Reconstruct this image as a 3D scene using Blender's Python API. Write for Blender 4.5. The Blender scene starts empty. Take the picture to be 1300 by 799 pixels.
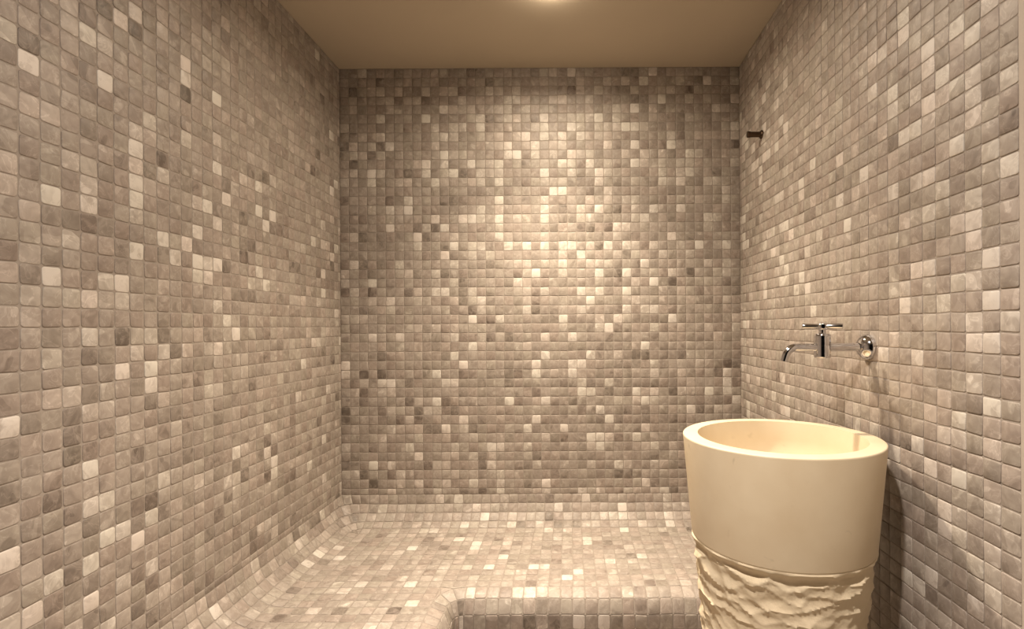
import bpy, bmesh, math, random
import numpy as np
from mathutils import Vector, noise

random.seed(7)
rng = np.random.default_rng(11)
scene = bpy.context.scene
COL = scene.collection
PI = math.pi

# ---------------------------------------------------------------- dimensions (metres)
EYE = 1.16                       # camera height above the low floor; camera stands at x=0, y=0
XL, XR, YB = -1.019, 0.751, 2.30 # left, right and back wall planes
YF = -0.70                       # wall behind the camera
ZC = EYE + 1.1465                # ceiling
ZP = EYE - 0.8627                # bench platform
RC = 0.124                       # radius of the coved corners
XE, YE = -0.440, 1.725            # where the flat bench top ends
RN = 0.060                       # nosing radius
XRIS, YRIS = XE + RN, YE - RN    # riser faces
T = 0.04                         # tile pitch
YRW = 0.8685                     # tiled right wall ends here, plain plaster follows

# tone of single tiles that stand out on the walls, "row:column+letter"
TONE = {'b': .95, 'm': .84, 's': .68, 'd': .18, 'e': .28, 'x': .05}
TILES = {
  'back': '0:2s,14d,15d,23s,25s,31d,32d,34m 1:4d,16d,26s,29s,31s,33m,37s,39d,40m,43s 2:1d,3s,4s,6s,9s,11s,12s,13d,16s,17s,19s,25d,26s,28s,32s,35s,36s,38d 3:5s,6d,7s,8s,9d,13s,18s,19s,23s,24s,27s,32d,35m,38s,40s,43m 4:1s,5s,11m,12s,14s,17s,18s,20s,30s,32b,34s,41m,42s 5:4m,9b,14s,15m,16d,18s,19s,22m,26s,27s,28b,30s,34s,38s 6:0s,10s,12s,13s,15m,21s,22m,25m,26s,28s,29s,30m,31b,32m,33s,42s,43m 7:2s,4m,10s,11m,12s,17s,19s,20b,22m,24m,26m,27s,28s,29s,36s,39s,42s,43s 8:0d,1s,3s,5m,10s,17s,18b,20s,21m,23s,24s,29m,32b,36b,43d 9:1s,2s,3d,4s,11b,12s,13s,18m,19b,21s,23s,25m,26s,27s,31s,33s,35s,38m,39s 10:1d,8s,9b,11m,14m,16s,17m,22s,24m,25m,27m,29s,32b,33s,35s,37s,38s,43s 11:1s,3b,4s,7d,9m,11s,12b,15s,16s,17s,22b,25m,27s,28b,29s,35s,37s,38m 12:0s,3m,6s,7s,10m,14s,15s,17m,22s,23s,24s,28m,32s,35m,37m,40s,41s 13:23b,24b,27d,29m,42s 14:0d,5d,7m,11e,12d,17b,22s,27s,29s,31s,32s,39s,42s 15:5m,7b,15m,17s,22m,26s,28b,30d,34m,37m 16:1e,2d,10m,13m,14m,15s,17m,19s,22m,25e,26s,27s,32s,33m,40m,41s 17:4e,5b,8d,9s,10d,11m,17s,23d,26d,27d,29d,30m,31s,40s 18:1s,2d,4d,8b,9d,12s,17m,22s,30s,36b 19:8m,11e,12m,14m,15s,18m,19s,20m,22b,24m,25m,27s,29m,31m,32s,33e,34s,37s,39b,41s,42b 20:10e,11b,14s,16s,24s,25e,26m,30s,32s,35s,38s 21:0d,1m,2d,4d,6s,12s,16d,19s,20s,22s,24m,27s,28s,29s,33b,40s,42s 22:0s,3d,7s,10s,11e,13e,16e,20s,21b,24s,28b,30e,31b,36m,38x,41s,42s 23:0s,3m,5e,11e,12s,13d,19m,20s,32s,34b,36x,40s,42d 24:0d,1s,3d,7d,8s,10m,11m,13d,14s,20s,22s,26b,27s,28m,31b,34e,37s,39e 25:3s,5m,8s,12s,13d,14s,15m,20s,27b,32s,42s 26:2d,5s,12e,14d,15s,20m,21d,26s,30e,31m,33s,34m 27:1s,2s,14b,17m,24b,25e,28s,30m,31s,33e,35e,36b,43s 28:8s,10s,12s,27e,28s,29b,34s,40s,43s 29:3m,6m,12s,13e,16d,18d,22m,25b,41s 30:8s,14b,20s,33b 31:4d,11e,12m,22m,27s,30s,32d,33d,37d 32:0b,13b,21b,25m,26m,31e,32e,34s,39s,41e,42x,43d 33:0m,2x,4x,5e,10m,18d,19d,21m,23s,25m,34s,37s,41d,42m 34:1d,2s,4m,5b,7d,11m,12m,18d,24e,26s,27d,29s,36e,42m,43d 35:1s,2d,5s,21d,26m,27s,29d,31e,32m,33s,34m,36x,37s,40b,42m 36:2d,7d,8s,10m,11d,18m,19d,22m,25d,30s,32s,33b,34s,39e,42d,43m 37:0x,4d,5s,6s,8d,9s,11d,12d,26e,28m,33d,38b,39d,41s 38:0x,6d,7s,8d,13b,15d,21b,28d,29b,34e,36e 39:3e,5s,8s,9d,10d,11b,13s,14d,20m,24b,33m 40:4s,8s,14s,18e,22s,23e,27m,28m,29m,32m,36e 41:0s,7m,12s,16b,17m,20s,27s,28m,33s,34m,36s 42:8b,11s,12s,14s,15d,16s,21d,34d 43:0d,3b,5s,9d,10s,11s,15d,16m,27s,30m,31s,34s 44:0s,1s,2d,5d,6s,12s,14s,17s,23d,30d 45:3x,6s,8m,11s,14m,17s,22b,32s,33m 46:5m,10m,13d,15x,17m,19e,21s,22m,26m,28s,31s,32s,34s,35m,36d',
  'left': '7:20e 9:18s 10:20s,23e,24s,26m 11:22b,26d,27m,28d 12:19b,22b,29d,30s 13:0m,6s,22x,28s,29m,30s 15:15s,19s,28b,32d,33s 16:12s,13d,15e,22s,25s,29e,32b 17:1s,4s,14m,16m,19b,26s 18:17s,24d,26b,31s,32s 19:12b,14b,18b,24s,26m 20:2s,11d,12e,13b,16d,20m,21s,25s,26b,29s,30s 21:7s,8s,19m,26b,28e,29s,33s 22:15d,21b,26s,29m,31b,33s 23:8d,16d,21e,22m,24b,27e,28e,29d,30e,32s 24:14m,18d,19m,20m,21b,23m,26b,30s 25:7e,13m,15s,20m,21m,33e 26:7s,8s,9s,15d,16d,24s,27b,28s,29e,31b,32e 27:19s,27s,29m,30s,31s,32s 28:18m,29e 29:2s,6s,17b,21s,24d,25s,26s,27d,29m,31e,33e 30:4s,19m,20s,22s,23d,24m,26s,29d,31s 31:20e,21e,25b,27b,28e 32:1d,7m,16s,21d,25m,26e,29e,30s,31s 33:19s,20s,24s,25d,30d,33b 34:22e,23d,27s,30d,33e 35:2m,8m,19e,23s,29d,30d 36:3s,26d,29b,33e 37:9e,13s,22e,31d 38:4d,7e,13d,17m,24s,28m,29m,30d,32e 39:12d,13m,17d,19e,21s,25x,26d,29d,30s,33b 40:12b,16d,17s,18s,24d,25m,27m,28b,31e,32s 41:8s,12m,13d,17s,18d,26b,29m,30d,31m 42:6m,9d,10e,19d,29e,31e,32m,33s 43:14e,20d,25s,26d,27s,28e,29b 44:12e,25d,30s 45:13s,15d,17e,24s,25s,26d,28s 46:9d,12s,14d,15d,20d,25d 47:18e,19d 48:14d 49:12d',
  'right': '11:26e 12:27m,28e 13:24m,25m,27m 14:8d,28s 15:24m,26e,29m,31b,33s 16:11s,26m,29m,32m 17:16m,26m,28s,30m,33e,34e 18:5e,12s,14m,20m,29m,30s,32s 19:14m,26x,27m,28m,30e,32s,33d,34s 20:3d,16s,21e,23b,32s 21:1m,2d,10m,15d,16d,20m,22s,25s,31b,34d 22:6m,12m,26m,27e,28s,29m,32e,33s 23:15s,17s,18e,20e,21b,30s,31d,34m 24:15s,18d,24e,27s,29m,31e,32s,33e,34e 25:31s,32m 26:11s,14m,27d,29d,32m,33e 27:13m,15m,27e,28m,29m,30e,33b 28:5e,8s,27s,31s,32s 29:4s,16m,25e,27m,30s,33b 30:24d,32s,34s 31:26s,31e,32m,33m 32:25m,28s,29e 33:30d,32s,33e,34e 34:25e,28e,32d,33b 35:26d,31s 36:27e,29e,30s,31s,32e,33s 37:27x,28m,29e 38:26m,29m,31b 39:29e,33s 40:30m 41:29d,30m,31s,32d,33s 42:28d 43:33s 44:29m,30e,31d,32s 45:27m,28s,29x,30e',
}
def tone_table(name):
    d = {}
    for tok in TILES[name].split():
        r, rest = tok.split(':')
        for it in rest.split(','):
            d[(int(it[:-1]), int(r))] = TONE[it[-1]]
    return d

# ---------------------------------------------------------------- materials
def nodes_of(m):
    m.use_nodes = True
    nt = m.node_tree
    return nt, nt.nodes, nt.links, nt.nodes['Principled BSDF']

def ramp(N, stops):
    r = N.new('ShaderNodeValToRGB')
    el = r.color_ramp.elements
    while len(el) > 1: el.remove(el[-1])
    el[0].position = stops[0][0]; el[0].color = (*stops[0][1], 1)
    for p, c in stops[1:]:
        e = el.new(p); e.color = (*c, 1)
    return r

def tile_material():
    m = bpy.data.materials.new('tumbled_marble_mosaic')
    nt, N, L, B = nodes_of(m)
    tone = N.new('ShaderNodeAttribute'); tone.attribute_name = 'tone'
    seed = N.new('ShaderNodeAttribute'); seed.attribute_name = 'seed'
    tc = N.new('ShaderNodeTexCoord')
    sc = N.new('ShaderNodeVectorMath'); sc.operation = 'SCALE'; sc.inputs['Scale'].default_value = 37.0
    cmb = N.new('ShaderNodeCombineXYZ')
    L.new(seed.outputs['Fac'], cmb.inputs[0]); L.new(seed.outputs['Fac'], cmb.inputs[1])
    L.new(cmb.outputs[0], sc.inputs[0])
    add = N.new('ShaderNodeVectorMath'); add.operation = 'ADD'
    L.new(tc.outputs['Object'], add.inputs[0]); L.new(sc.outputs[0], add.inputs[1])
    # broad clouds inside a tile, different in every tile
    n1 = N.new('ShaderNodeTexNoise'); n1.inputs['Scale'].default_value = 34; n1.inputs['Detail'].default_value = 3
    n1.inputs['Distortion'].default_value = 1.2
    L.new(add.outputs[0], n1.inputs['Vector'])
    c1 = N.new('ShaderNodeMapRange'); c1.inputs[1].default_value = .36; c1.inputs[2].default_value = .64
    c1.inputs[3].default_value = -.09; c1.inputs[4].default_value = .10
    L.new(n1.outputs['Fac'], c1.inputs[0])
    # thin pale veins
    n2 = N.new('ShaderNodeTexNoise'); n2.inputs['Scale'].default_value = 26; n2.inputs['Detail'].default_value = 2
    n2.inputs['Distortion'].default_value = 2.0
    L.new(add.outputs[0], n2.inputs['Vector'])
    v = N.new('ShaderNodeMath'); v.operation = 'SUBTRACT'; v.inputs[1].default_value = .58
    L.new(n2.outputs['Fac'], v.inputs[0])
    va = N.new('ShaderNodeMath'); va.operation = 'ABSOLUTE'; L.new(v.outputs[0], va.inputs[0])
    vr = N.new('ShaderNodeMapRange'); vr.inputs[1].default_value = 0; vr.inputs[2].default_value = .035
    vr.inputs[3].default_value = .15; vr.inputs[4].default_value = 0
    L.new(va.outputs[0], vr.inputs[0])
    s1 = N.new('ShaderNodeMath'); s1.operation = 'ADD'; L.new(tone.outputs['Fac'], s1.inputs[0]); L.new(c1.outputs[0], s1.inputs[1])
    s2 = N.new('ShaderNodeMath'); s2.operation = 'ADD'; L.new(s1.outputs[0], s2.inputs[0]); L.new(vr.outputs[0], s2.inputs[1])
    # now and then a tile is split by a hard colour break
    n3 = N.new('ShaderNodeTexNoise'); n3.inputs['Scale'].default_value = 17; n3.inputs['Detail'].default_value = 1
    n3.inputs['Distortion'].default_value = .6
    L.new(add.outputs[0], n3.inputs['Vector'])
    b3 = N.new('ShaderNodeMapRange'); b3.inputs[1].default_value = .66; b3.inputs[2].default_value = .68
    b3.inputs[3].default_value = 0; b3.inputs[4].default_value = .17
    L.new(n3.outputs['Fac'], b3.inputs[0])
    d3 = N.new('ShaderNodeMapRange'); d3.inputs[1].default_value = .335; d3.inputs[2].default_value = .315
    d3.inputs[3].default_value = 0; d3.inputs[4].default_value = -.14
    L.new(n3.outputs['Fac'], d3.inputs[0])
    s3 = N.new('ShaderNodeMath'); s3.operation = 'ADD'; L.new(b3.outputs[0], s3.inputs[0]); L.new(d3.outputs[0], s3.inputs[1])
    s4 = N.new('ShaderNodeMath'); s4.operation = 'ADD'; L.new(s2.outputs[0], s4.inputs[0]); L.new(s3.outputs[0], s4.inputs[1])
    s2 = s4
    r = ramp(N, [(0.0, (.145, .115, .092)), (.22, (.262, .214, .178)), (.48, (.378, .317, .268)),
                 (.72, (.50, .432, .37)), (1.0, (.72, .65, .575))])
    L.new(s2.outputs[0], r.inputs['Fac'])
    # some tiles lean pink, some green-grey
    hsv = N.new('ShaderNodeMix'); hsv.data_type = 'RGBA'; hsv.blend_type = 'MULTIPLY'; hsv.inputs[0].default_value = 1
    tint = ramp(N, [(0.0, (1.02, .985, .975)), (.5, (1, 1, 1)), (1.0, (.985, 1.0, .975))])
    w = N.new('ShaderNodeTexWhiteNoise'); w.noise_dimensions = '1D'
    L.new(seed.outputs['Fac'], w.inputs['W']); L.new(w.outputs['Value'], tint.inputs['Fac'])
    L.new(r.outputs['Color'], hsv.inputs[6]); L.new(tint.outputs['Color'], hsv.inputs[7])
    L.new(hsv.outputs[2], B.inputs['Base Color'])
    B.inputs['Roughness'].default_value = .52
    B.inputs['Specular IOR Level'].default_value = .4
    nb = N.new('ShaderNodeTexNoise'); nb.inputs['Scale'].default_value = 140; nb.inputs['Detail'].default_value = 4
    L.new(add.outputs[0], nb.inputs['Vector'])
    bp = N.new('ShaderNodeBump'); bp.inputs['Strength'].default_value = .15; bp.inputs['Distance'].default_value = .002
    L.new(nb.outputs['Fac'], bp.inputs['Height']); L.new(bp.outputs[0], B.inputs['Normal'])
    return m

def noisy_material(name, c0, c1, scale, rough, bump=.2, dist=.002, bscale=None, detail=5):
    m = bpy.data.materials.new(name)
    nt, N, L, B = nodes_of(m)
    tc = N.new('ShaderNodeTexCoord')
    n = N.new('ShaderNodeTexNoise'); n.inputs['Scale'].default_value = scale; n.inputs['Detail'].default_value = detail
    L.new(tc.outputs['Object'], n.inputs['Vector'])
    r = ramp(N, [(.3, c0), (.7, c1)])
    L.new(n.outputs['Fac'], r.inputs['Fac']); L.new(r.outputs['Color'], B.inputs['Base Color'])
    n2 = N.new('ShaderNodeTexNoise'); n2.inputs['Scale'].default_value = bscale or scale * 4; n2.inputs['Detail'].default_value = 5
    L.new(tc.outputs['Object'], n2.inputs['Vector'])
    bp = N.new('ShaderNodeBump'); bp.inputs['Strength'].default_value = bump; bp.inputs['Distance'].default_value = dist
    L.new(n2.outputs['Fac'], bp.inputs['Height']); L.new(bp.outputs[0], B.inputs['Normal'])
    B.inputs['Roughness'].default_value = rough
    return m

def limestone(name, rough, bump, spots=True):
    m = noisy_material(name, (.73, .59, .40), (.80, .67, .475), 9, rough, bump, .0015, 160)
    nt, N, L, B = nodes_of(m)
    if spots:
        base = B.inputs['Base Color'].links[0].from_socket
        tc = N.new('ShaderNodeTexCoord')
        vo = N.new('ShaderNodeTexVoronoi'); vo.inputs['Scale'].default_value = 21
        mp = N.new('ShaderNodeMapping'); mp.inputs['Scale'].default_value = (1, 1, 1.5)
        nz = N.new('ShaderNodeTexNoise'); nz.inputs['Scale'].default_value = 30
        mx = N.new('ShaderNodeMix'); mx.data_type = 'VECTOR'; mx.inputs[0].default_value = .05
        L.new(tc.outputs['Object'], mx.inputs[4]); L.new(tc.outputs['Object'], nz.inputs['Vector']); L.new(nz.outputs['Color'], mx.inputs[5])
        L.new(mx.outputs[1], mp.inputs['Vector']); L.new(mp.outputs[0], vo.inputs['Vector'])
        rr = ramp(N, [(.05, (1, 1, 1)), (.20, (0, 0, 0))])
        L.new(vo.outputs['Distance'], rr.inputs['Fac'])
        wn = N.new('ShaderNodeTexNoise'); wn.inputs['Scale'].default_value = 11
        L.new(tc.outputs['Object'], wn.inputs['Vector'])
        rw = ramp(N, [(.46, (0, 0, 0)), (.66, (.5, .5, .5))])
        L.new(wn.outputs['Fac'], rw.inputs['Fac'])
        mu = N.new('ShaderNodeMath'); mu.operation = 'MULTIPLY'
        L.new(rr.outputs['Color'], mu.inputs[0]); L.new(rw.outputs['Color'], mu.inputs[1])
        mc = N.new('ShaderNodeMix'); mc.data_type = 'RGBA'
        L.new(mu.outputs[0], mc.inputs[0]); L.new(base, mc.inputs[6]); mc.inputs[7].default_value = (.42, .33, .2, 1)
        L.new(mc.outputs[2], B.inputs['Base Color'])
    return m

def metal(name, col, rough):
    m = bpy.data.materials.new(name)
    nt, N, L, B = nodes_of(m)
    B.inputs['Metallic'].default_value = 1
    tc = N.new('ShaderNodeTexCoord')
    n = N.new('ShaderNodeTexNoise'); n.inputs['Scale'].default_value = 60
    L.new(tc.outputs['Object'], n.inputs['Vector'])
    mr = N.new('ShaderNodeMapRange'); mr.inputs[3].default_value = rough * .7; mr.inputs[4].default_value = rough * 1.3
    L.new(n.outputs['Fac'], mr.inputs[0]); L.new(mr.outputs[0], B.inputs['Roughness'])
    B.inputs['Base Color'].default_value = (*col, 1)
    return m

M_TILE = tile_material()
M_GROUT = noisy_material('grout', (.32, .267, .222), (.385, .327, .274), 45, .9, .4, .001)
M_PLASTER = noisy_material('plaster_ceiling', (.53, .44, .325), (.56, .465, .345), 3, .85, .08, .002, 220)
M_TRIM = noisy_material('plaster_trim', (.47, .40, .325), (.52, .44, .36), 6, .8, .1, .002, 180)
M_STONE = limestone('honed_limestone', .5, .08)
M_ROUGH = limestone('split_limestone', .8, .5, False)
M_CHROME = metal('chrome', (.66, .655, .67), .10)
M_BRONZE = metal('dark_bronze', (.09, .06, .04), .35)

# ---------------------------------------------------------------- mosaic builder
INSIDE = np.array((-.05, 1.0, 1.2))
class Mosaic:
    """Collects quads of a mosaic; each becomes a tumbled tile on a grout bed, all in ONE mesh."""
    def __init__(self):
        self.q, self.n, self.t, self.grout = [], [], [], []
    def quad(self, p, n, tone=None, grout=True, tile=True):
        p = [np.asarray(a, float) for a in p]
        if grout: self.grout.append(p)
        if tile:
            self.q.append(p); self.n.append(np.asarray(n, float) / np.linalg.norm(n))
            self.t.append(random_tone() if tone is None else tone)
    def lattice(self, P, tones=None, jit=.0013):
        """P[i][j] points; i along columns, j along rows."""
        P = np.array(P, float)
        ni, nj = P.shape[:2]
        J = P.copy()
        if jit:
            # slow waviness of the joints plus a little scatter, in the surface
            du = np.zeros_like(P); dv = np.zeros_like(P)
            du[1:-1] = (P[2:] - P[:-2]); dv[:, 1:-1] = (P[:, 2:] - P[:, :-2])
            lu = np.linalg.norm(du, axis=2, keepdims=True) + 1e-9
            lv = np.linalg.norm(dv, axis=2, keepdims=True) + 1e-9
            wr = np.cumsum(rng.normal(0, 1, (ni, nj)), axis=0); wr = .0006 * (wr - wr.mean(axis=0)) / max(1, np.sqrt(ni) * .35)
            wc = np.cumsum(rng.normal(0, 1, (ni, nj)), axis=1); wc = .0006 * (wc - wc.mean(axis=1)[:, None]) / max(1, np.sqrt(nj) * .35)
            J += du / lu * (rng.normal(0, jit * .45, (ni, nj, 1)) + wc[..., None])
            J += dv / lv * (rng.normal(0, jit * .45, (ni, nj, 1)) + wr[..., None])
        for i in range(ni - 1):
            for j in range(nj - 1):
                p = [J[i, j], J[i + 1, j], J[i + 1, j + 1], J[i, j + 1]]
                a, b = P[i + 1, j] - P[i, j], P[i, j + 1] - P[i, j]
                n = np.cross(P[i + 1, j + 1] - P[i, j], P[i, j + 1] - P[i + 1, j])
                if np.linalg.norm(n) < 1e-9: continue
                if np.dot(n, INSIDE - P[i, j]) < 0:      # tiles always face into the room
                    n = -n; p = [p[0], p[3], p[2], p[1]]
                small = min(np.linalg.norm(a), np.linalg.norm(b)) < .010
                self.quad(p, n, None if tones is None else tones.get((i, j)), True, not small)
    def build(self, name, gap=.0025, height=.0011, upright=1.0, c=.13):
        Q = np.array(self.q); n = np.array(self.n); K = len(Q)
        # rounded unit square
        loop = []
        for cx, cy, a0 in ((1 - c, 1 - c, 0), (c, 1 - c, 90), (c, c, 180), (1 - c, c, 270)):
            for k in range(3):
                a = math.radians(a0 + 45 * k)
                loop.append((cx + c * math.cos(a), cy + c * math.sin(a)))
        loop = np.array(loop); nl = len(loop)
        e1 = np.linalg.norm(Q[:, 1] - Q[:, 0], axis=1); e2 = np.linalg.norm(Q[:, 3] - Q[:, 0], axis=1)
        g = gap * rng.uniform(.75, 1.35, (K, 1))
        v1 = (np.abs(Q[:, 1, 2] - Q[:, 0, 2]) > .5 * e1)[:, None]      # which edge of the quad runs upright
        gu, gv = np.where(v1, g, g * upright), np.where(v1, g * upright, g)
        mu = np.clip(gu / (2 * e1[:, None]), 0, .3); mv = np.clip(gv / (2 * e2[:, None]), 0, .3)
        h = height * (1 + rng.normal(0, .30, (K, 1)))
        h = np.clip(h, height * .35, height * 2)
        tx, ty = rng.normal(0, .009, (K, 1)), rng.normal(0, .009, (K, 1))
        def ring(inset, hh):
            lu = .5 + (loop[None, :, 0] - .5) * (1 + rng.normal(0, .012, (K, nl)))
            lv = .5 + (loop[None, :, 1] - .5) * (1 + rng.normal(0, .012, (K, nl)))
            iu, iv = mu + inset / e1[:, None], mv + inset / e2[:, None]
            iu, iv = np.minimum(iu, .42), np.minimum(iv, .42)
            u = iu + lu * (1 - 2 * iu); v = iv + lv * (1 - 2 * iv)
            pts = ((1 - u) * (1 - v))[..., None] * Q[:, None, 0] + (u * (1 - v))[..., None] * Q[:, None, 1] \
                + (u * v)[..., None] * Q[:, None, 2] + ((1 - u) * v)[..., None] * Q[:, None, 3]
            tilt = (u - .5) * e1[:, None] * tx + (v - .5) * e2[:, None] * ty
            return pts + (hh + (tilt if np.any(hh > 0) else 0))[..., None] * n[:, None, :]
        state = rng.bit_generator.state
        R0 = ring(0, np.full((K, 1), -.001)); rng.bit_generator.state = state
        R1 = ring(0, h * .62); rng.bit_generator.state = state
        R2 = ring(.0011, h)
        V = np.concatenate([R0, R1, R2], axis=1).reshape(-1, 3)
        base = np.arange(K)[:, None] * (3 * nl)
        k = np.arange(nl); k2 = (k + 1) % nl
        side = []
        for a in (0, nl):
            side.append(np.stack([base + a + k, base + a + k2, base + a + nl + k2, base + a + nl + k], axis=2))
        side = np.concatenate(side, axis=1).reshape(-1, 4)
        top = base + 2 * nl + k
        G = np.array(self.grout).reshape(-1, 3); ng = len(G) // 4
        gf = (len(V) + np.arange(ng * 4)).reshape(-1, 4)
        V = np.concatenate([V, G])
        loops = np.concatenate([side.ravel(), top.ravel(), gf.ravel()])
        sizes = np.concatenate([np.full(len(side), 4), np.full(K, nl), np.full(ng, 4)])
        starts = np.concatenate([[0], np.cumsum(sizes)[:-1]])
        me = bpy.data.meshes.new(name)
        me.vertices.add(len(V)); me.vertices.foreach_set('co', V.ravel())
        me.loops.add(len(loops)); me.loops.foreach_set('vertex_index', loops.astype(np.int32))
        me.polygons.add(len(sizes)); me.polygons.foreach_set('loop_start', starts.astype(np.int32))
        mat = np.concatenate([np.zeros(len(side) + K), np.ones(ng)]).astype(np.int32)
        me.polygons.foreach_set('material_index', mat)
        tone = np.array(self.t); seed = rng.uniform(0, 1, K)
        for nm, arr in (('tone', tone), ('seed', seed)):
            at = me.attributes.new(nm, 'FLOAT', 'FACE')
            at.data.foreach_set('value', np.concatenate([np.repeat(arr, 2 * nl), arr, np.full(ng, .5)]).astype(np.float32))
        me.update(); me.validate()
        me.materials.append(M_TILE); me.materials.append(M_GROUT)
        o = bpy.data.objects.new(name, me); COL.objects.link(o)
        return o

def random_tone():
    x = random.random()
    if x < .045: return random.uniform(.08, .24)
    if x < .13: return random.uniform(.64, .95)
    return min(.66, max(.26, random.gauss(.44, .08)))

QUIET = False
def quiet_tone():                                # where the singled-out tiles are listed, the rest stay mid-toned
    return min(.60, max(.26, random.gauss(.42, .075)))

def fill_tones(tab, ni, nj, known):
    for i in range(ni):
        for j in range(nj):
            if (i, j) in tab: tab[(i, j)] = min(1, max(0, tab[(i, j)] + random.uniform(-.05, .05)))
            else: tab[(i, j)] = quiet_tone() if known(i, j) else random_tone()
    return tab

def structure(o):
    o['kind'] = 'structure'; return o

# ---------------------------------------------------------------- wall_back: rows count down from the ceiling
ROWP = 0.0404
ZTOPCOVE = ZP + RC
xs = [XL + .0402 * i for i in range(45)]
xs = [x for x in xs if x < XR - .004] + [XR]
zs = [ZC - ROWP * j for j in range(60)]
zs = [z for z in zs if z > ZTOPCOVE + .008] + [ZTOPCOVE]
m = Mosaic()
tab = fill_tones(tone_table('back'), len(xs), len(zs), lambda i, j: True)
m.lattice([[(x, YB, z) for z in zs] for x in xs], tab)
structure(m.build('wall_back'))

# ---------------------------------------------------------------- wall_left
ys = [YB] + [2.2795 - T * i for i in range(80) if 2.2795 - T * i > YF] + [YF]
zs = [ZC] + [EYE + 1.1235 - T * j for j in range(60) if EYE + 1.1235 - T * j > ZTOPCOVE + .012] + [ZTOPCOVE]
m = Mosaic()
tt = {(c + 1, r): v for (c, r), v in tone_table('left').items()}
tab = fill_tones(tt, len(ys), len(zs), lambda i, j: i > 6)
m.lattice([[(XL, y, z) for z in zs] for y in ys], tab)
structure(m.build('wall_left'))

# ---------------------------------------------------------------- wall_right (tiled as far as the doorway trim)
ys = [YB] + [2.2685 - T * i for i in range(80) if 2.2685 - T * i > YRW - .001]
zs = [ZC] + [EYE + 1.1251 - .038 * j for j in range(80) if EYE + 1.1251 - .038 * j > .012] + [0]
m = Mosaic()
tt = {(c + 1, r): v for (c, r), v in tone_table('right').items()}
tab = fill_tones(tt, len(ys), len(zs), lambda i, j: i > 12)
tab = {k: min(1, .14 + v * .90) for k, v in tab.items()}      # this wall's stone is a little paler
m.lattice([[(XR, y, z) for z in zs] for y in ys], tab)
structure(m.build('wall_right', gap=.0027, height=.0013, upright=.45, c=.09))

# ---------------------------------------------------------------- bench platform: coves, flat top, nosing, risers
m = Mosaic()
nx = 11                                              # flat columns on the left arm
xL0 = XL + RC
xcols = [xL0 + (XE - xL0) * i / nx for i in range(nx + 1)]
xr = [XE + .04 * i for i in range(1, 40) if XE + .04 * i < XR - .006] + [XR]
xall = xcols + xr
yb0 = YB - RC
ny = 11
yrows = [yb0 - (yb0 - YE) * j / ny for j in range(ny + 1)]      # back arm rows, away to near
nl = int((YE - YF) / T)
yleft = [YE - (YE - YF) * j / nl for j in range(nl + 1)]
m.lattice([[(x, y, ZP) for y in yrows] for x in xall])                       # back arm
m.lattice([[(x, y, ZP) for y in yleft] for x in xcols])                      # left arm
NC = 5
# back cove (wall to bench)
arc = [(PI / 2) * k / NC for k in range(NC + 1)]
m.lattice([[(x, yb0 + RC * math.cos(a), ZP + RC - RC * math.sin(a)) for a in arc] for x in xall])
# left cove
m.lattice([[(xL0 - RC * math.cos(a), y, ZP + RC - RC * math.sin(a)) for a in arc] for y in yrows + yleft[1:]])
# corner where the two coves meet: square at the wall, rounder and rounder towards the bench
def cove_ring(a, cnt):
    R = RC * math.cos(a); rho = max(1e-4, R * min(1, math.sin(a) * 1.35)); st = R - rho
    L1, L2 = st, rho * PI / 2
    pts = []
    for i in range(cnt + 1):
        d = (2 * L1 + L2) * i / cnt
        if d <= L1: x, y = -d, R
        elif d <= L1 + L2:
            b = PI / 2 + (d - L1) / rho; x, y = -st + rho * math.cos(b), st + rho * math.sin(b)
        else: x, y = -R, st - (d - L1 - L2)
        pts.append((xL0 + x, yb0 + y, ZP + RC - RC * math.sin(a)))
    return pts
for k in range(NC):
    a0, a1 = arc[k], arc[k + 1]
    R = RC * math.cos((a0 + a1) / 2)
    cnt = max(2, round(R * 1.75 / .038))
    q0, q1 = cove_ring(a0, cnt), cove_ring(a1, cnt)
    m.lattice([[u, v] for u, v in zip(q0, q1)], jit=0)
# nosing and riser along the back arm, then along the left arm
NN = 2
narc = [(PI / 2) * k / NN for k in range(NN + 1)]
FR = .030                                            # fillet of the inside corner, at the riser
cx, cy = XRIS + FR, YRIS - FR                        # its centre
prof = [(RN * (1 - math.sin(a)), -RN * (1 - math.cos(a))) for a in narc]      # (distance out from riser, z)
nr = 5
prof += [(0, -RN - (ZP - RN) * k / nr) for k in range(1, nr + 1)]
xn = [cx] + [x for x in xr if x > cx + .012]
m.lattice([[(x, YRIS + d, ZP + z) for d, z in prof] for x in xn])
yn = [cy] + [y for y in yleft if y < cy - .012]
m.lattice([[(XRIS - d, y, ZP + z) for d, z in prof] for y in yn])
fan = []
for i in range(4):
    b = PI / 2 + (PI / 2) * i / 3
    fan.append([(cx + (FR + d) * math.cos(b), cy + (FR + d) * math.sin(b), ZP + z) for d, z in prof])
m.lattice(fan, jit=0)
# small cut tiles closing the flat top around the rounded inside corner
RB = FR + RN
cornerp = (XE, YE, ZP)
arcp = [np.array((cx + RB * math.cos(PI / 2 + (PI / 2) * i / 3), cy + RB * math.sin(PI / 2 + (PI / 2) * i / 3), ZP)) for i in range(4)]
cornerp = np.array(cornerp)
m.quad([cornerp, arcp[2], (arcp[1] + arcp[2]) / 2, arcp[1]], (0, 0, 1), .5)
m.quad([cornerp, arcp[1], arcp[0], (cornerp + arcp[0]) / 2], (0, 0, 1), .5)
m.quad([cornerp, (cornerp + arcp[3]) / 2, arcp[3], arcp[2]], (0, 0, 1), .5)
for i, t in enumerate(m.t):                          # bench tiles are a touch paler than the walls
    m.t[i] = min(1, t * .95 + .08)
bench = structure(m.build('trim_1', gap=.0028, height=.0013))

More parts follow.
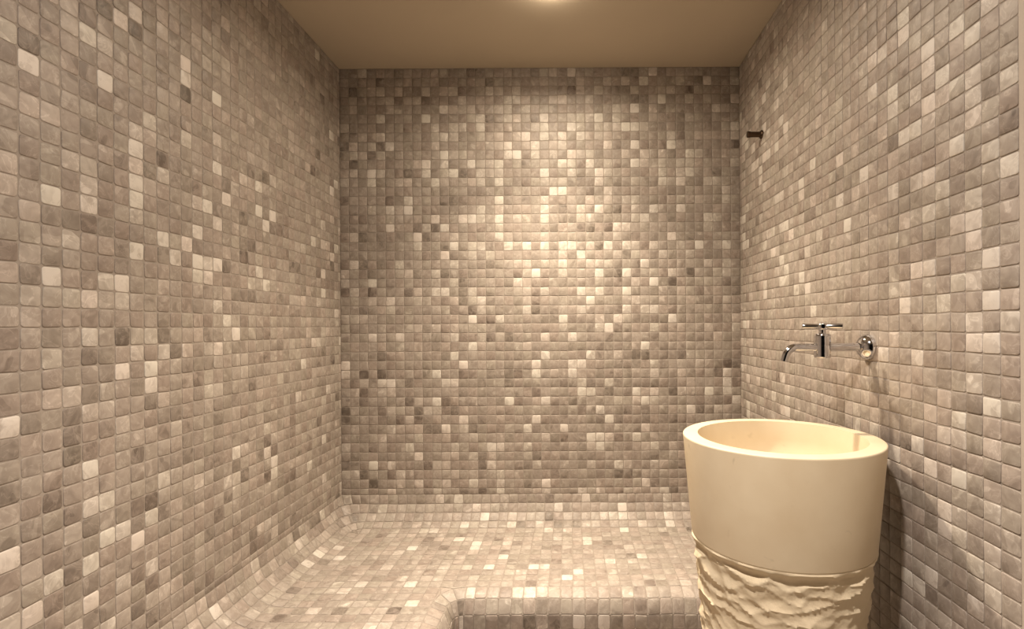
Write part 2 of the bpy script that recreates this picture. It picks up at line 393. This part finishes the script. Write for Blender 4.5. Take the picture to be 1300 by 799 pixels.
# ---------------------------------------------------------------- low floor
m = Mosaic()
fx = [XRIS + .0404 * i for i in range(60) if XRIS + .0404 * i < XR - .01] + [XR]
fy = [YRIS - T * j for j in range(90) if YRIS - T * j > YF + .01] + [YF]
m.lattice([[(x, y, 0) for y in fy] for x in fx])
structure(m.build('floor'))

# ---------------------------------------------------------------- plain surfaces
def add_box(bm, x0, x1, y0, y1, z0, z1):
    vs = [bm.verts.new((x, y, z)) for x in (x0, x1) for y in (y0, y1) for z in (z0, z1)]
    for f in ((0, 1, 3, 2), (4, 6, 7, 5), (0, 4, 5, 1), (2, 3, 7, 6), (0, 2, 6, 4), (1, 5, 7, 3)):
        bm.faces.new([vs[i] for i in f])

def obj(name, bm, mat, parent=None, smooth=False, bevel=None):
    if bevel:
        bmesh.ops.bevel(bm, geom=bm.edges[:], offset=bevel, segments=3, profile=.5, affect='EDGES')
    bmesh.ops.recalc_face_normals(bm, faces=bm.faces)
    me = bpy.data.meshes.new(name); bm.to_mesh(me); bm.free()
    me.materials.append(mat)
    if smooth:
        for p in me.polygons: p.use_smooth = True
        me.set_sharp_from_angle(angle=math.radians(38))
    o = bpy.data.objects.new(name, me); COL.objects.link(o)
    if parent: o.parent = parent
    return o

bm = bmesh.new(); add_box(bm, XL - .1, XR + .1, YF - .1, YB + .1, ZC, ZC + .08)
structure(obj('ceiling', bm, M_PLASTER))
bm = bmesh.new(); add_box(bm, XR - .004, XR + .1, YF, YRW - .002, 0, ZC)
structure(obj('trim_2', bm, M_TRIM, bevel=.003))

# ---------------------------------------------------------------- helpers for round things
def lathe(prof, seg=64, close_top=False, close_bottom=False):
    """prof: (radius, height) list, spun about z."""
    bm = bmesh.new(); rings = []
    for r, z in prof:
        if r < 1e-6: rings.append([bm.verts.new((0, 0, z))])
        else: rings.append([bm.verts.new((r * math.cos(2 * PI * k / seg), r * math.sin(2 * PI * k / seg), z)) for k in range(seg)])
    for a, b in zip(rings, rings[1:]):
        for k in range(seg):
            k2 = (k + 1) % seg
            if len(a) == 1 and len(b) == 1: continue
            if len(a) == 1: bm.faces.new((a[0], b[k2], b[k]))
            elif len(b) == 1: bm.faces.new((a[k], a[k2], b[0]))
            else: bm.faces.new((a[k], a[k2], b[k2], b[k]))
    return bm

def rounded(prof, r=.004, n=4):
    """round the corners of a (radius, height) profile"""
    out = [prof[0]]
    for a, b, c in zip(prof, prof[1:], prof[2:]):
        a, b, c = Vector(a), Vector(b), Vector(c)
        d = min(r, (a - b).length * .45, (c - b).length * .45)
        p, q = b + (a - b).normalized() * d, b + (c - b).normalized() * d
        for k in range(n + 1):
            t = k / n
            out.append(tuple(p * (1 - t) ** 2 + b * 2 * t * (1 - t) + q * t * t))
    out.append(prof[-1]); return out

def turn(bm, axis, loc):
    """lay a lathe's +z along axis and move it"""
    q = Vector((0, 0, 1)).rotation_difference(Vector(axis))
    for v in bm.verts: v.co = q @ v.co + Vector(loc)
    return bm

def tube(path, radius, seg=24, cap=True):
    bm = bmesh.new(); path = [Vector(p) for p in path]; rings = []
    up = Vector((0, 1, 0))
    for i, p in enumerate(path):
        d = (path[min(i + 1, len(path) - 1)] - path[max(i - 1, 0)]).normalized()
        s = up.cross(d).normalized(); t = d.cross(s)
        rings.append([bm.verts.new(p + radius * (s * math.cos(2 * PI * k / seg) + t * math.sin(2 * PI * k / seg))) for k in range(seg)])
    for a, b in zip(rings, rings[1:]):
        for k in range(seg): bm.faces.new((a[k], a[(k + 1) % seg], b[(k + 1) % seg], b[k]))
    if cap:
        bm.faces.new(rings[0][::-1]); bm.faces.new(rings[-1])
    return bm

def thing(name, label, cat, loc):
    o = bpy.data.objects.new(name, None); COL.objects.link(o)
    o.empty_display_size = .1; o.location = loc; o['label'] = label; o['category'] = cat
    return o

# ---------------------------------------------------------------- stone pedestal basin
BX, BY, RIM = .4906, 1.232, .90
R0, SL = .2224, .085                      # rim radius, inward slope per metre down
ZS = RIM - .236                           # smooth band ends here, split stone below
def rad_at(z): return R0 - SL * (RIM - z)
basin = thing('pedestal_basin', 'tall round cream limestone pedestal basin with smooth rim and rough split lower half', 'basin', (BX, BY, 0))
inner = []
for k in range(15):
    a = (PI / 2) * k / 14
    inner.append((max(.021, .180 * math.cos(a) ** .62), RIM - .03 - .135 * math.sin(a)))
outer = [(rad_at(ZS) - .02, ZS - .002), (rad_at(ZS), ZS), (R0, RIM), (.187, RIM)]
prof = rounded(outer, .0045, 4) + inner
obj('bowl', lathe(prof, 128), M_STONE, basin, True)
obj('drain', lathe(rounded([(0, RIM - .1690), (.012, RIM - .1690), (.0135, RIM - .1625), (.024, RIM - .1600), (.026, RIM - .164), (.020, RIM - .1655)], .001, 2), 40), M_CHROME, basin, True)

def split_stone():
    """chiselled drum: wide shallow scoops whose ridges stand proud of the cone"""
    seg, rows = 380, 200
    bm = bmesh.new(); rings = []
    z1 = ZS + .0005
    for j in range(rows + 1):
        z = z1 * (1 - j / rows)
        r0 = rad_at(z); ring = []
        for k in range(seg):
            th = 2 * PI * k / seg
            sx, sy = math.cos(th) * r0, math.sin(th) * r0
            wv = noise.noise_vector(Vector((sx * 11, sy * 11, z * 16))) * .016
            p = Vector(((sx + wv.x) * 19, (sy + wv.y) * 19, (z + wv.z + .006 * math.sin(th * 3 + 1)) * 36))
            d, _ = noise.voronoi(p)
            f = d[0] ** 2                               # scoop bottoms at 0, ridges near 1
            edge = min(1, max(0, (d[1] - d[0]) / .16))
            small = noise.fractal(Vector((sx * 70, sy * 70, z * 90)), 1.0, 2.2, 4)
            med = noise.noise(Vector((sx * 26, sy * 26, z * 46)))
            up = (p.z - noise.voronoi(p)[1][0].z)       # each scoop leans: proud at its lower lip
            disp = -.008 + .0115 * f - .0022 * up + .0036 * med + .0009 * small
            disp = max(-.017, min(.0075, disp))
            tdep = (z1 - z)
            lip = min(1, tdep / .022)
            disp = disp * lip + .0042 * math.sin(min(1, tdep / .010) * PI) ** .8 * (.55 + .45 * med)   # proud edge under the smooth band
            disp -= .003 * math.sin(min(1, max(0, tdep - .009) / .02) * PI)
            r = r0 - .0006 + disp
            ring.append(bm.verts.new((r * math.cos(th), r * math.sin(th), z)))
        rings.append(ring)
    for a, b in zip(rings, rings[1:]):
        for k in range(seg): bm.faces.new((a[k], b[k], b[(k + 1) % seg], a[(k + 1) % seg]))
    bm.faces.new(rings[-1]); bm.faces.new(rings[0][::-1])
    return bm
obj('pedestal', split_stone(), M_ROUGH, basin, True)

# ---------------------------------------------------------------- wall tap
TY, TZ = 1.31, EYE - .056
tap = thing('wall_tap', 'chrome wall-mounted tap with cross handle and bent spout above the stone basin', 'tap', (XR, TY, TZ))
def loc(x, y=0, z=0): return (x - XR, y, z)      # positions inside the tap are given as room x and offsets
rose = rounded([(0, -.004), (.0325, -.004), (.0325, .006), (.0305, .012), (.0255, .019), (.0175, .0245), (.011, .026)], .003, 3)
obj('wall_flange', turn(lathe(rose, 64), (-1, 0, 0), loc(XR - .001)), M_CHROME, tap, True)
XV = .633
obj('supply_arm', turn(lathe([(0, 0), (.0105, 0), (.0105, XR - .015 - XV), (0, XR - .015 - XV)], 40), (1, 0, 0), loc(XV)), M_CHROME, tap, True)
body = rounded([(0, -.026), (.0188, -.026), (.0198, -.022), (.0198, .029), (.0178, .034), (.0085, .0355), (.0085, .047), (0, .047)], .0015, 3)
obj('valve_body', turn(lathe(body, 48), (0, 0, 1), loc(XV)), M_CHROME, tap, True)
xt = .541
path = [loc(XV - .01)] + [loc(xt + .026)] + [(xt + .026 - .028 * math.sin(a) - XR, 0, -.028 * (1 - math.cos(a))) for a in [math.radians(d) for d in range(8, 73, 8)]]
a = math.radians(72); last = Vector(path[-1])
path.append(tuple(last + Vector((-math.cos(a), 0, -math.sin(a))) * .016))
obj('spout', tube(path, .0100), M_CHROME, tap, True)
hub = obj('cross_handle', turn(lathe(rounded([(0, .044), (.0105, .044), (.0115, .050), (.0115, .058), (.009, .0615), (0, .062)], .0015, 3), 40), (0, 0, 1), loc(XV)), M_CHROME, tap, True)
for k in range(4):
    ang = math.radians(-24 + 90 * k)
    d = Vector((math.cos(ang), math.sin(ang), 0))
    p0 = Vector(loc(XV, 0, .0535)) + d * .008
    rod = rounded([(0, 0), (.0058, 0), (.0068, .028), (.0068, .038), (0, .039)], .0012, 3)
    obj('handle_spoke', turn(lathe(rod, 20), tuple(d), tuple(p0)), M_CHROME, hub, True)

# ---------------------------------------------------------------- small peg high on the right wall
HY, HZ = 2.03, EYE + .7465
hook = thing('wall_peg', 'small dark metal peg sticking out of the right wall near the far corner', 'peg', (XR, HY, HZ))
obj('wall_plate', turn(lathe(rounded([(0, -.002), (.0165, -.002), (.0165, .006), (.0125, .009), (0, .009)], .0015, 3), 40), (-1, 0, 0), (0, 0, 0)), M_BRONZE, hook, True)
obj('peg_stem', turn(lathe([(0, .004), (.0108, .004), (.0108, .052), (0, .052)], 32), (-1, 0, 0), (0, 0, 0)), M_BRONZE, hook, True)
obj('end_cap', turn(lathe(rounded([(0, .047), (.0120, .047), (.0120, .059), (0, .060)], .0015, 3), 40), (-1, 0, 0), (0, 0, 0)), M_BRONZE, hook, True)

# ---------------------------------------------------------------- ceiling downlights (just above and behind the frame)
def glow_material(strength, col):
    m = bpy.data.materials.new('lamp_glass')
    nt, N, L, B = nodes_of(m)
    B.inputs['Base Color'].default_value = (.9, .88, .84, 1)
    B.inputs['Emission Color'].default_value = (*col, 1); B.inputs['Emission Strength'].default_value = strength
    return m
def downlight(x, y, power, col, label, size=.07, glow=6, beam=4):
    t = thing('ceiling_light', label, 'light', (x, y, ZC))
    obj('bezel', lathe(rounded([(.041, -.001), (.041, -.008), (.052, -.007), (.056, .0005)], .0015, 3), 56), M_CHROME, t, True)
    obj('lamp_glass', lathe([(.041, -.004), (.040, -.014), (.034, -.025), (.020, -.032), (0, -.034)], 48), glow_material(glow, col), t, True)
    for e, sp in ((power, 168), (beam, 100)):          # bare disc, and the reflector's narrower beam
        l = bpy.data.lights.new('ceiling_lamp', 'AREA'); l.shape = 'DISK'; l.size = size; l.energy = e; l.color = col
        l.spread = math.radians(sp)
        o = bpy.data.objects.new('ceiling_lamp', l); COL.objects.link(o); o.location = (0, 0, -.037); o.parent = t
    return t
downlight(-.07, 1.74, 11.5, (1, .855, .665), 'round frosted ceiling downlight over the back of the tiled bench', beam=14.5, glow=60)
downlight(-.05, .42, 14.5, (1, .91, .82), 'round frosted ceiling downlight nearest the doorway', beam=11, glow=40)

w = bpy.data.worlds.new('World'); scene.world = w; w.use_nodes = True
w.node_tree.nodes['Background'].inputs['Color'].default_value = (.004, .0035, .003, 1)
w.node_tree.nodes['Background'].inputs['Strength'].default_value = 1

# ---------------------------------------------------------------- camera
cam = bpy.data.cameras.new('camera'); co = bpy.data.objects.new('camera', cam); COL.objects.link(co)
co.location = (0, 0, EYE); co.rotation_euler = (PI / 2, .006, 0)
cam.sensor_fit = 'HORIZONTAL'; cam.sensor_width = 36; cam.lens = 36 * 660 / 1300
cam.shift_x = (650 - 725) / 1300; cam.shift_y = (415 - 399.5) / 1300
cam.clip_start = .01
scene.camera = co

scene.cycles.use_denoising = True
scene.cycles.max_bounces = 10; scene.cycles.diffuse_bounces = 2; scene.cycles.glossy_bounces = 4
vs = scene.view_settings
vs.view_transform = 'Standard'; vs.look = 'None'; vs.gamma = 1; vs.use_curve_mapping = False
vs.exposure = 0.02
